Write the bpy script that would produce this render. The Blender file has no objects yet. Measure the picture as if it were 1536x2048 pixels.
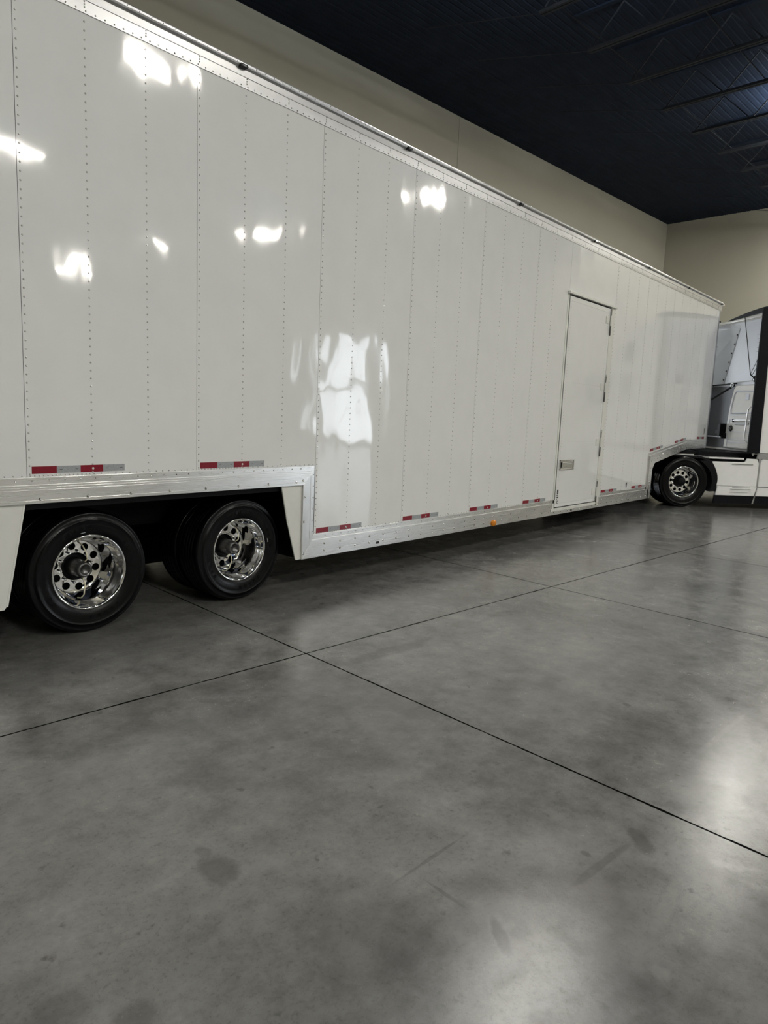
import bpy, math, random
from mathutils import Vector, Matrix, Euler
random.seed(7)
S = bpy.context.scene
C = S.collection
PI = math.pi

# ---------------------------------------------------------------- camera
CAM_D, CAM_H, FPX = 4.4552, 1.6, 1378.45
YAW = -0.072765                       # the building is turned a little against the trailer
fwd = Vector((0.7483, 0.6477, -0.1431)).normalized()
rgt = Vector((0.6583, -0.7516, 0.0410))
rgt = (rgt - fwd * rgt.dot(fwd)).normalized()
up = rgt.cross(fwd)
cam_d = bpy.data.cameras.new('camera')
cam = bpy.data.objects.new('camera', cam_d); C.objects.link(cam)
M = Matrix.Identity(4)
for i in range(3):
    M[i][0] = rgt[i]; M[i][1] = up[i]; M[i][2] = -fwd[i]
M[0][3], M[1][3], M[2][3] = 0, -CAM_D, CAM_H
cam.matrix_world = M
cam_d.sensor_fit = 'VERTICAL'; cam_d.sensor_height = 36.0
cam_d.lens = FPX / 2048 * 36.0
cam_d.clip_start = 0.05; cam_d.clip_end = 300
S.camera = cam

# ---------------------------------------------------------------- world and exposure
W = bpy.data.worlds.new('sky'); S.world = W; W.use_nodes = True
bg = W.node_tree.nodes['Background']
bg.inputs[0].default_value = (0.86, 0.93, 1.0, 1)
bg.inputs[1].default_value = 12.0
S.view_settings.view_transform = 'Standard'
S.view_settings.look = 'None'
S.view_settings.gamma = 1
S.view_settings.exposure = 0.0
S.view_settings.use_curve_mapping = False
S.cycles.max_bounces = 8
S.cycles.glossy_bounces = 6
S.cycles.diffuse_bounces = 4
S.cycles.sample_clamp_indirect = 6.0
S.cycles.caustics_reflective = False
S.cycles.caustics_refractive = False
S.cycles.use_denoising = True
LAMP_L = 205.0          # radiance of the drop lenses of the high bays
UP_W = 130.0
LAMP_COL = (1.0, 0.975, 0.89)

# ================================================================ helpers
BM = Matrix.Translation((0, -CAM_D, 0)) @ Matrix.Rotation(YAW, 4, 'Z')      # building frame (e, g, z)
TM = Matrix.Translation((14.4, 1.3, 0)) @ Matrix.Rotation(math.radians(-44), 4, 'Z')  # tractor frame

class MB:
    def __init__(s): s.v = []; s.f = []; s.s = []; s.m = []; s.cur = 0
    def add(s, vs, fs, smooth=False):
        o = len(s.v); s.v += [tuple(v) for v in vs]
        for f in fs: s.f.append([i + o for i in f]); s.s.append(smooth); s.m.append(s.cur)
        return s
    def box(s, x0, x1, y0, y1, z0, z1):
        v = [(x, y, z) for x in (x0, x1) for y in (y0, y1) for z in (z0, z1)]
        return s.add(v, [(0,1,3,2),(4,6,7,5),(0,4,5,1),(2,3,7,6),(0,2,6,4),(1,5,7,3)])
    def obox(s, p0, p1, w, h):
        """beam from p0 to p1, w wide, h high"""
        p0, p1 = Vector(p0), Vector(p1); d = (p1 - p0).normalized()
        r = d.cross(Vector((0,0,1)))
        r = r.normalized() if r.length > 1e-4 else Vector((1,0,0))
        u = r.cross(d); v = []
        for p in (p0, p1):
            for a, b in ((-1,-1),(1,-1),(1,1),(-1,1)): v.append(p + r*a*w/2 + u*b*h/2)
        return s.add(v, [(3,2,1,0),(4,5,6,7),(0,1,5,4),(1,2,6,5),(2,3,7,6),(3,0,4,7)])
    def prism(s, pts, d0, d1, ax='y'):
        """polygon in xz (ax y), yz (ax x) or xy (ax z), pushed from d0 to d1"""
        def P(a, b, d): return (a, d, b) if ax == 'y' else ((d, a, b) if ax == 'x' else (a, b, d))
        n = len(pts)
        area = sum(pts[i][0]*pts[(i+1)%n][1] - pts[(i+1)%n][0]*pts[i][1] for i in range(n))
        if area < 0: pts = pts[::-1]
        v = [P(a, b, d0) for a, b in pts] + [P(a, b, d1) for a, b in pts]
        fl = [list(range(n)), list(range(2*n-1, n-1, -1))]
        for i in range(n):
            j = (i+1) % n; fl.append([j, i, n+i, n+j])
        if ax != 'y': fl = [f[::-1] for f in fl]
        return s.add(v, fl)
    def tube(s, pts, r, n=8, closed=False):
        pts = [Vector(p) for p in pts]; m = len(pts); v = []; fs = []; ref = None
        for i, p in enumerate(pts):
            a = pts[i-1] if (i or closed) else p; b = pts[(i+1) % m] if (i < m-1 or closed) else p
            t = (b - a).normalized()
            if ref is None: ref = t.orthogonal().normalized()
            ref = (ref - t*ref.dot(t)).normalized(); q = t.cross(ref)
            for k in range(n):
                an = 2*PI*k/n; v.append(p + (ref*math.cos(an) + q*math.sin(an))*r)
        for i in range(m if closed else m-1):
            j = (i+1) % m
            for k in range(n): fs.append((i*n+k, i*n+(k+1)%n, j*n+(k+1)%n, j*n+k))
        s.add(v, fs, True)
        if not closed: s.add(v[:n], [list(range(n))[::-1]]); s.add(v[-n:], [list(range(n))])
        return s
    def lathe(s, prof, c=(0,0,0), n=48, ax='y', smooth=True, closed=False):
        """prof: (radius, distance along the axis)"""
        v = []; fs = []; m = len(prof)
        for r, a in prof:
            for k in range(n):
                t = 2*PI*k/n; x, y = r*math.cos(t), r*math.sin(t)
                p = (x, a, y) if ax == 'y' else ((x, y, a) if ax == 'z' else (a, x, y))
                v.append((p[0]+c[0], p[1]+c[1], p[2]+c[2]))
        for i in range(m if closed else m-1):
            j = (i+1) % m
            for k in range(n): fs.append((i*n+k, i*n+(k+1)%n, j*n+(k+1)%n, j*n+k))
        s.add(v, fs, smooth)
        return s
    def disc(s, c, r, n=24, flip=False):
        v = [(c[0]+r*math.cos(2*PI*k/n), c[1], c[2]+r*math.sin(2*PI*k/n)) for k in range(n)]
        return s.add(v, [list(range(n))])
    def dome(s, c, r, h, n=8):
        """rivet head standing out towards -y"""
        v = []
        for rr, hh in ((1.0, 0), (0.82, 0.62), (0.38, 0.96)):
            for k in range(n):
                t = 2*PI*k/n; v.append((c[0]+r*rr*math.cos(t), c[1]-h*hh, c[2]+r*rr*math.sin(t)))
        fs = []
        for i in range(2):
            for k in range(n): fs.append((i*n+k, i*n+(k+1)%n, (i+1)*n+(k+1)%n, (i+1)*n+k))
        fs.append(list(range(2*n, 3*n)))
        return s.add(v, fs, True)
    def build(s, name, mat, parent=None, mw=None, bevel=0, kind=None, recalc=True, mat2=None):
        me = bpy.data.meshes.new(name); me.from_pydata(s.v, [], s.f)
        me.polygons.foreach_set('use_smooth', s.s); me.materials.append(mat)
        if mat2: me.materials.append(mat2); me.polygons.foreach_set('material_index', s.m)
        me.update()
        if recalc:
            import bmesh
            b = bmesh.new(); b.from_mesh(me); bmesh.ops.recalc_face_normals(b, faces=b.faces); b.to_mesh(me); b.free()
        o = bpy.data.objects.new(name, me); C.objects.link(o)
        if parent: o.parent = parent
        if mw is not None: o.matrix_world = mw
        if bevel:
            m = o.modifiers.new('bevel', 'BEVEL'); m.width = bevel; m.segments = 2; m.limit_method = 'ANGLE'; m.angle_limit = math.radians(40)
        if kind: o['kind'] = kind
        return o

def tag(o, label=None, cat=None, group=None, kind=None):
    if label: o['label'] = label
    if cat: o['category'] = cat
    if group: o['group'] = group
    if kind: o['kind'] = kind
    return o
def empty(name, mw):
    o = bpy.data.objects.new(name, None); C.objects.link(o); o.matrix_world = mw; o.empty_display_size = .3
    return o

# ---------------------------------------------------------------- materials
def nodes(name):
    m = bpy.data.materials.new(name); m.use_nodes = True; t = m.node_tree
    return m, t, t.nodes['Principled BSDF']
def N(t, kind, **kw):
    n = t.nodes.new(kind)
    for k, v in kw.items(): setattr(n, k, v)
    return n
def math_n(t, op, a, b=None, c=None, clamp=False):
    n = N(t, 'ShaderNodeMath', operation=op); n.use_clamp = clamp
    for i, x in enumerate((a, b, c)):
        if x is None: continue
        if isinstance(x, (int, float)): n.inputs[i].default_value = x
        else: t.links.new(x, n.inputs[i])
    return n.outputs[0]
def noise(t, vec, scale, detail=4, rough=.55):
    n = N(t, 'ShaderNodeTexNoise'); n.inputs['Scale'].default_value = scale
    n.inputs['Detail'].default_value = detail; n.inputs['Roughness'].default_value = rough
    t.links.new(vec, n.inputs['Vector']); return n.outputs['Fac']
def mapping(t, vec, scale=(1,1,1), loc=(0,0,0), rot=(0,0,0)):
    n = N(t, 'ShaderNodeMapping'); n.inputs['Scale'].default_value = scale
    n.inputs['Location'].default_value = loc; n.inputs['Rotation'].default_value = rot
    t.links.new(vec, n.inputs['Vector']); return n.outputs[0]
def obj_co(t): return N(t, 'ShaderNodeTexCoord').outputs['Object']
def ramp(t, fac, stops):
    n = N(t, 'ShaderNodeValToRGB'); cr = n.color_ramp
    while len(cr.elements) < len(stops): cr.elements.new(.5)
    for e, (p, c) in zip(cr.elements, stops): e.position = p; e.color = (*c, 1)
    t.links.new(fac, n.inputs[0]); return n.outputs[0]
def bump(t, b, height, dist, strength=1.0):
    n = N(t, 'ShaderNodeBump'); n.inputs['Strength'].default_value = strength; n.inputs['Distance'].default_value = dist
    t.links.new(height, n.inputs['Height']); t.links.new(n.outputs[0], b.inputs['Normal']); return n
def simple(name, col, rough=.5, metal=0.0, noise_amp=.06, nscale=8, coat=0, emit=None, ior=None):
    m, t, b = nodes(name)
    f = noise(t, obj_co(t), nscale)
    lo = tuple(max(0, c*(1-noise_amp)) for c in col); hi = tuple(min(1, c*(1+noise_amp)) for c in col)
    t.links.new(ramp(t, f, [(.3, lo), (.7, hi)]), b.inputs['Base Color'])
    b.inputs['Roughness'].default_value = rough; b.inputs['Metallic'].default_value = metal
    b.inputs['Coat Weight'].default_value = coat; b.inputs['Coat Roughness'].default_value = .05
    if ior: b.inputs['IOR'].default_value = ior
    if emit: b.inputs['Emission Color'].default_value = (*emit[0], 1); b.inputs['Emission Strength'].default_value = emit[1]
    return m

def make_trailer_paint():
    m, t, b = nodes('white_panel_paint')
    co = obj_co(t)
    f = noise(t, mapping(t, co, (1.2, 1.2, 1.2)), 3, 3)
    t.links.new(ramp(t, f, [(.3, (.77, .775, .77)), (.7, (.80, .805, .80))]), b.inputs['Base Color'])
    b.inputs['Roughness'].default_value = .07; b.inputs['IOR'].default_value = 1.42
    b.inputs['Coat Weight'].default_value = .22; b.inputs['Coat Roughness'].default_value = .02; b.inputs['Coat IOR'].default_value = 1.55
    # oil-canning of the thin skin: sheets belly between the stud rows
    sx = N(t, 'ShaderNodeSeparateXYZ'); t.links.new(co, sx.inputs[0])
    big = noise(t, mapping(t, co, (1, 1, .8)), 1.7, 1, .4)
    mid = noise(t, mapping(t, co, (1.0, 1, .55), loc=(3.1, 0, 1.7)), 4.2, 1, .4)
    ph = math_n(t, 'MULTIPLY', math_n(t, 'SUBTRACT', sx.outputs[0], X0), PI / STUD)
    belly = math_n(t, 'ABSOLUTE', math_n(t, 'SINE', ph))
    belly = math_n(t, 'MULTIPLY', belly, math_n(t, 'SUBTRACT', noise(t, mapping(t, co, (1, 1, 1), loc=(9, 0, 4)), 1.1, 1), .35))
    amp = N(t, 'ShaderNodeMapRange'); amp.inputs[1].default_value = 6.5; amp.inputs[2].default_value = 10.5
    amp.inputs[3].default_value = 1.0; amp.inputs[4].default_value = .22
    t.links.new(sx.outputs[0], amp.inputs[0])
    h = math_n(t, 'ADD', math_n(t, 'MULTIPLY', big, 1.0), math_n(t, 'MULTIPLY', mid, .42))
    h = math_n(t, 'ADD', h, math_n(t, 'MULTIPLY', belly, .22))
    h = math_n(t, 'MULTIPLY', h, amp.outputs[0])
    bp = bump(t, b, h, OILCAN)
    t.links.new(bp.outputs[0], b.inputs['Coat Normal'])
    return m
def make_aluminium(name, axis, rough=.3, col=(.80, .80, .79)):
    m, t, b = nodes(name)
    co = obj_co(t)
    sc = [90, 90, 90]; sc[axis] = .35
    f = noise(t, mapping(t, co, sc), 4, 3, .6)
    f2 = noise(t, mapping(t, co, [2.0 if i == axis else 6 for i in range(3)]), 1.5, 3)
    mix = math_n(t, 'ADD', math_n(t, 'MULTIPLY', f, .22), math_n(t, 'MULTIPLY', f2, .78))
    t.links.new(ramp(t, mix, [(.35, tuple(c*.9 for c in col)), (.65, col)]), b.inputs['Base Color'])
    b.inputs['Metallic'].default_value = .92
    r = math_n(t, 'ADD', math_n(t, 'MULTIPLY', f, .06), rough - .03)
    t.links.new(r, b.inputs['Roughness'])
    bump(t, b, f, .0001, .25)
    return m
def make_concrete():
    m, t, b = nodes('polished_concrete')
    co = obj_co(t)
    big = noise(t, co, .55, 6, .6)
    mid = noise(t, mapping(t, co, loc=(5, 2, 0)), 3.6, 12, .74)
    fine = noise(t, co, 55, 6, .75)
    cloud = math_n(t, 'ADD', math_n(t, 'MULTIPLY', big, .5), math_n(t, 'MULTIPLY', mid, .5))
    base = ramp(t, cloud, [(.36, (.070, .069, .066)), (.5, (.136, .135, .130)), (.66, (.205, .203, .195))])
    def mul(colr, fac, dark):
        n = N(t, 'ShaderNodeMix', data_type='RGBA', blend_type='MIX')
        t.links.new(fac, n.inputs[0]); t.links.new(colr, n.inputs[6])
        n.inputs[7].default_value = (*dark, 1); return n.outputs[2]
    speck = math_n(t, 'MULTIPLY', math_n(t, 'SUBTRACT', fine, .54), 7, clamp=True)
    mot = math_n(t, 'MULTIPLY', math_n(t, 'SUBTRACT', noise(t, mapping(t, co, loc=(8, 1, 0)), 7.5, 10, .72), .50), 6, clamp=True)
    c = mul(base, math_n(t, 'MULTIPLY', mot, .30, clamp=True), (.055, .053, .05))
    c = mul(c, math_n(t, 'MULTIPLY', speck, .55, clamp=True), (.045, .042, .04))
    brown = math_n(t, 'MULTIPLY', math_n(t, 'SUBTRACT', noise(t, mapping(t, co, loc=(1, 7, 0)), .9, 5), .56), 4, clamp=True)
    c = mul(c, math_n(t, 'MULTIPLY', brown, .35), (.085, .066, .055))
    pits = math_n(t, 'MULTIPLY', math_n(t, 'SUBTRACT', noise(t, mapping(t, co, loc=(2, 3, 0)), 14, 3, .6), .64), 9, clamp=True)
    c = mul(c, math_n(t, 'MULTIPLY', pits, .55), (.04, .037, .035))
    # stains with shapes of their own (building frame positions)
    sep = N(t, 'ShaderNodeSeparateXYZ'); t.links.new(co, sep.inputs[0])
    wob = math_n(t, 'MULTIPLY', math_n(t, 'SUBTRACT', noise(t, mapping(t, co, loc=(4, 4, 0)), 9, 5, .65), .5), 1.6)
    for (x, y, rx, ry, ang, k) in STAINS:
        ca, sa = math.cos(ang), math.sin(ang)
        dx = math_n(t, 'SUBTRACT', sep.outputs[0], x); dy = math_n(t, 'SUBTRACT', sep.outputs[1], y)
        a = math_n(t, 'ADD', math_n(t, 'MULTIPLY', dx, ca/rx), math_n(t, 'MULTIPLY', dy, sa/rx))
        bb = math_n(t, 'ADD', math_n(t, 'MULTIPLY', dx, -sa/ry), math_n(t, 'MULTIPLY', dy, ca/ry))
        d = math_n(t, 'SQRT', math_n(t, 'ADD', math_n(t, 'MULTIPLY', a, a), math_n(t, 'MULTIPLY', bb, bb)))
        d = math_n(t, 'ADD', d, wob)
        msk = math_n(t, 'MULTIPLY', math_n(t, 'SUBTRACT', 1.2, d), 2.0, clamp=True)
        c = mul(c, math_n(t, 'MULTIPLY', msk, abs(k)*.75), (.04, .036, .033) if k > 0 else (.2, .2, .19))
    # saw cut joints
    jw = noise(t, co, 6, 3)
    hw = math_n(t, 'MULTIPLY', math_n(t, 'ADD', jw, .1), .0105)
    js = []
    for ax, off, pitch in ((0, 2.755, 2.999), (1, 3.435, 6.1)):
        q = math_n(t, 'ADD', math_n(t, 'SUBTRACT', sep.outputs[ax], off), pitch/2 + pitch*20)
        q = math_n(t, 'MODULO', q, pitch)
        q = math_n(t, 'ABSOLUTE', math_n(t, 'SUBTRACT', q, pitch/2))
        js.append(math_n(t, 'LESS_THAN', q, hw))
    jm = math_n(t, 'MAXIMUM', js[0], js[1])
    c = mul(c, jm, (.003, .003, .003))
    t.links.new(c, b.inputs['Base Color'])
    t.links.new(math_n(t, 'MULTIPLY', math_n(t, 'SUBTRACT', 1.0, jm), math_n(t, 'SUBTRACT', .55, math_n(t, 'MULTIPLY', mot, .22))), b.inputs['Specular IOR Level'])
    b.inputs['IOR'].default_value = 1.42
    r = math_n(t, 'ADD', math_n(t, 'MULTIPLY', mid, .32), .03)
    r = math_n(t, 'ADD', r, math_n(t, 'MULTIPLY', speck, .12))
    r = math_n(t, 'ADD', r, math_n(t, 'MULTIPLY', jm, .6), clamp=True)
    t.links.new(r, b.inputs['Roughness'])
    hgt = math_n(t, 'ADD', math_n(t, 'MULTIPLY', mid, 1.0), math_n(t, 'MULTIPLY', fine, .05))
    hgt = math_n(t, 'SUBTRACT', hgt, math_n(t, 'MULTIPLY', jm, 1.0))
    bump(t, b, hgt, .0014, 1.0)
    return m
def make_wall():
    m, t, b = nodes('beige_painted_wall')
    co = obj_co(t)
    f = noise(t, co, .6, 3)
    t.links.new(ramp(t, f, [(.3, (.455, .435, .36)), (.7, (.48, .46, .385))]), b.inputs['Base Color'])
    b.inputs['Roughness'].default_value = .8
    bump(t, b, noise(t, co, 60, 2), .001, .3)
    return m
def make_tape(col):
    m, t, b = nodes('reflective_sheeting')
    co = obj_co(t)
    ck = N(t, 'ShaderNodeTexVoronoi'); ck.inputs['Scale'].default_value = 220; t.links.new(co, ck.inputs['Vector'])
    t.links.new(ramp(t, ck.outputs['Distance'], [(.0, tuple(c*1.1 for c in col)), (.7, tuple(c*.7 for c in col))]), b.inputs['Base Color'])
    b.inputs['Roughness'].default_value = .25
    return m

STUD = .4064; X0 = 1.757
OILCAN = .010
# (e, g, half length, half width, angle, strength): dark scuffs and drips on the slab
STAINS = []
def floor_pt(px, py):
    d = fwd + rgt*((px-768)/FPX) + up*((1024-py)/FPX)
    tt = -CAM_H/d.z; P = Vector((0, -CAM_D, CAM_H)) + d*tt
    q = BM.inverted() @ P; return q.x, q.y
for (ax_, ay_, bx_, by_, wdt, k) in [(1272,1668,1292,1695,.032,.75),(425,1733,450,1748,.05,.6),(988,1842,1010,1895,.016,.85),(705,1325,855,1280,.05,.45),
        (985,1232,1040,1222,.05,.4),(270,2030,268,2042,.05,.55),(560,1465,572,1476,.035,.35),(240,1395,275,1400,.06,.2),(700,1845,760,1890,.18,.35),(130,2020,90,2035,.06,.4),
        (800,1385,860,1430,.12,.25),(1120,1790,1265,1682,.012,.45),(800,1758,930,1670,.006,.4),(850,1760,925,1812,.006,.4),(1310,1865,1355,1755,.02,-.3),(1380,1520,1500,1420,.012,-.3),(1315,1940,1325,1948,.02,-.5),(400,1700,412,1706,.02,.4),(1166,1704,1176,1710,.012,.6),(1250,1408,1258,1412,.015,.6)]:
    a = Vector(floor_pt(ax_, ay_)); b_ = Vector(floor_pt(bx_, by_)); mid_ = (a+b_)/2; d_ = b_-a
    STAINS.append((mid_.x, mid_.y, d_.length/2+wdt, wdt*1.3, math.atan2(d_.y, d_.x), k))

mWhite = make_trailer_paint()
mWhite2 = simple('white_steel_paint', (.74, .74, .70), .25, noise_amp=.03, coat=.3)
mAluX = make_aluminium('brushed_aluminium_rail', 0, .28, (.90, .90, .89))
mAluTop = make_aluminium('brushed_aluminium_cap', 0, .36, (.50, .50, .505))
mAluZ = make_aluminium('brushed_aluminium_post', 2)
mPost = make_aluminium('dull_aluminium_corner', 2, .42, (.42, .43, .45))
mRivW = simple('painted_rivet', (.64, .64, .63), .16, .25, coat=.3)
mRivet = simple('rivet_steel', (.62, .62, .61), .22, 1.0)
mChrome = simple('polished_alloy', (.95, .95, .95), .04, 1.0, .02)
mTire = simple('dressed_tire_rubber', (.0016, .0016, .0022), .25, nscale=20, noise_amp=.3, ior=1.27)
mBlack = simple('black_chassis_paint', (.0035, .0038, .005), .6, nscale=5, noise_amp=.2, ior=1.25)
mGap = simple('black_gasket', (.006, .006, .006), .7)
mHub = simple('hub_casting', (.13, .13, .13), .28, .9)
mHose = simple('cream_air_hose', (.75, .70, .52), .45)
mRed = make_tape((.26, .006, .022)); mSilver = make_tape((.42, .44, .46))
mSatin = simple('satin_stainless', (.75, .75, .75), .28, 1.0)
mAmber = simple('amber_lens', (.60, .19, .012), .15, emit=((1, .4, .05), .06))
mLensDark = simple('black_marker_lens', (.012, .012, .012), .15)
mLabel = simple('black_decal', (.03, .03, .03), .4)
mConc = make_concrete()
mWall = make_wall()
mDeck = simple('dark_ceiling_paint', (.0170, .0230, .0370), .7, nscale=2, noise_amp=.15, ior=1.12)
mJoist = simple('dark_steel_joist', (.028, .032, .040), .6, nscale=3, ior=1.2)
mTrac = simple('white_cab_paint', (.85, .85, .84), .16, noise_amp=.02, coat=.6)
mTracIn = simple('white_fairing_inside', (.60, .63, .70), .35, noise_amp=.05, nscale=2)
mExt = simple('black_extender_rubber', (.0055, .006, .0085), .5, noise_amp=.15, ior=1.2)
mShade = simple('painted_recess_shade', (.09, .095, .115), .5)  # shade of the recessed sleeper back put into its colour
mGrey = simple('grey_moulding', (.30, .30, .29), .4)
mGlassDark = simple('tinted_glass', (.02, .025, .028), .04)
mFix = simple('white_fixture_steel', (.7, .7, .7), .4)
mLens = simple('led_diffuser', (.9, .9, .85), .4, emit=(LAMP_COL, LAMP_L))
mFrame = simple('dark_window_frame', (.06, .06, .065), .4)
m_, t_, b_ = nodes('window_glass')
b_.inputs['Base Color'].default_value = (1, 1, 1, 1); b_.inputs['Roughness'].default_value = 0; b_.inputs['IOR'].default_value = 1.0
tr = t_.nodes.new('ShaderNodeBsdfTransparent'); gl = t_.nodes.new('ShaderNodeBsdfGlossy'); gl.inputs['Roughness'].default_value = .02
mx = t_.nodes.new('ShaderNodeMixShader'); fr = t_.nodes.new('ShaderNodeFresnel'); fr.inputs[0].default_value = 1.45
t_.links.new(fr.outputs[0], mx.inputs[0]); t_.links.new(tr.outputs[0], mx.inputs[1]); t_.links.new(gl.outputs[0], mx.inputs[2])
t_.links.new(mx.outputs[0], t_.nodes['Material Output'].inputs[0])
mGlass = m_

# ================================================================ the room
E0, E1, G0, G1, CEIL = -12.0, 26.41, -30.0, 12.05, 9.0
MB().box(E0-.3, E1+.3, G0-.3, G1+.3, -.3, 0).build('floor', mConc, mw=BM, kind='structure')
# deck with shallow ribs running along e
dk = MB()
nr = int((G1-G0)/.15)
prof = []
for i in range(nr):
    g = G0 + i*.15; prof += [(g, CEIL+.0), (g+.10, CEIL+.0), (g+.115, CEIL+.008), (g+.135, CEIL+.008)]
prof.append((G1, CEIL))
vs = [(E0, g, z) for g, z in prof] + [(E1, g, z) for g, z in prof]; npf = len(prof)
dk.add(vs, [(i, i+1, npf+i+1, npf+i) for i in range(npf-1)])
dk.box(E0-.3, E1+.3, G0-.3, G1+.3, CEIL+.06, CEIL+.3)
ceil = dk.build('ceiling', mDeck, mw=BM, kind='structure', recalc=False)
def local(o, parent): o.parent = parent; o.matrix_parent_inverse = Matrix.Identity(4); o.matrix_basis = Matrix.Identity(4)
jz0, jz1 = 8.30, 8.93
for k in range(-14, 9):
    e = 12.12 + 1.60*k
    if e < E0+.5 or e > E1-.4: continue
    j = MB()
    for s in (-1, 1):
        j.box(e+s*.035-.025, e+s*.035+.025, G0+4.7, 7.32, jz0-.025, jz0+.025)
    n = 26; a0 = G0+4.7; st = (7.32-a0)/n
    for i in range(n):
        g = a0 + i*st
        j.obox((e, g, jz0), (e, g+st/2, jz1), .02, .02); j.obox((e, g+st/2, jz1), (e, g+st, jz0), .02, .02)
    j.obox((e, 7.3, jz0), (e, 9.9, jz1), .012, .012)
    o = j.build('joist', mJoist); local(o, ceil)
    tc = MB().box(e-.05, e+.05, G0+3, 7.7, CEIL-.03, CEIL+.01).build('top_chord', mDeck); local(tc, o)
for g in (7.0, 5.3, 2.6, -1.8, -6.2, -10.6, -15, -19.4):
    o = MB().box(E0, E1, g-.009, g+.009, jz0+.03, jz0+.045).build('bridging_angle', mJoist); local(o, ceil)
# walls (with openings as separate strips in one mesh)
def wall(name, ax, pos, a0, a1, holes, th=.25, out=1):
    """wall lying on ax=pos, spanning a0..a1, holes (lo, hi, z0, z1)"""
    m = MB(); xs = sorted({a0, a1, *[h[0] for h in holes], *[h[1] for h in holes]})
    zs = sorted({0, CEIL+.05, *[h[2] for h in holes], *[h[3] for h in holes]})
    for i in range(len(xs)-1):
        for k in range(len(zs)-1):
            cx, cz = (xs[i]+xs[i+1])/2, (zs[k]+zs[k+1])/2
            if any(h[0] < cx < h[1] and h[2] < cz < h[3] for h in holes): continue
            p0, p1 = (pos, pos+th*out) if out > 0 else (pos+th*out, pos)
            if ax == 'e': m.box(p0, p1, xs[i], xs[i+1], zs[k], zs[k+1])
            else: m.box(xs[i], xs[i+1], p0, p1, zs[k], zs[k+1])
    return m.build(name, mWall, mw=BM, kind='structure')
wall('wall_back', 'g', G1, E0-.25, 14.12, [])
FILL_OPENING_B = [(17.0, 20.8, 1.0, 4.4)]  # unseen daylight opening added behind the trailer to light the sleeper back
# the two pours of the long wall meet in a fine vertical joint
wall('wall_back_far', 'g', G1, 14.135, E1+.25, [(17.0, 20.8, 1.0, 4.4)])  # cut for the same added opening
MB().box(14.12, 14.135, G1+.012, G1+.25, 0, CEIL+.05).build('trim_1', mGap, mw=BM, kind='structure')
DOORS_E = [(-15.65, -12.4, .2, 5.2), (-19.1, -16.4, .2, 5.0), (-25.3, -22.8, 3.4, 4.9), (-28.2, -26.2, 3.4, 4.9)]
DOORS_G = [(9.5, 10.7, 2.6, 4.0)]
wall('wall_right', 'e', E1, G0, G1, DOORS_E)
wall('wall_front', 'g', G0, E0-.25, E1+.25, DOORS_G, out=-1)
wall('wall_left', 'e', E0, G0, G1, [], out=-1)
wn = 0
for (lst, ax) in ((DOORS_E, 'e'), (DOORS_G, 'g'), (FILL_OPENING_B, 'b')):  # the last list is the added opening, not a known window
    for (a0, a1, z0, z1) in lst:
        wn += 1
        fr_ = MB(); gl_ = MB(); ps = E1+.1 if ax == 'e' else (G0-.1 if ax == 'g' else G1+.1)
        def bx(m, u0, u1, d, q0, q1):
            if ax == 'e': m.box(ps-d, ps+d, u0, u1, q0, q1)
            else: m.box(u0, u1, ps-d, ps+d, q0, q1)
        nh = 2; nv = 3 if z0 < 1 else 2
        bx(fr_, a0, a0+.08, .05, z0, z1); bx(fr_, a1-.08, a1, .05, z0, z1)
        bx(fr_, a0, a1, .05, z0, z0+.1); bx(fr_, a0, a1, .05, z1-.1, z1)
        for i in range(1, nh): q = z0+(z1-z0)*i/nh; bx(fr_, a0, a1, .04, q-.11, q+.11)
        for i in range(1, nv): q = a0+(a1-a0)*i/nv; bx(fr_, q-.03, q+.03, .04, z0, z1)
        w_ = fr_.build('window_%d' % wn, mFrame, mw=BM, kind='structure')
        bx(gl_, a0, a1, .004, z0, z1)
        o = gl_.build('pane', mGlass); local(o, w_)

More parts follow.
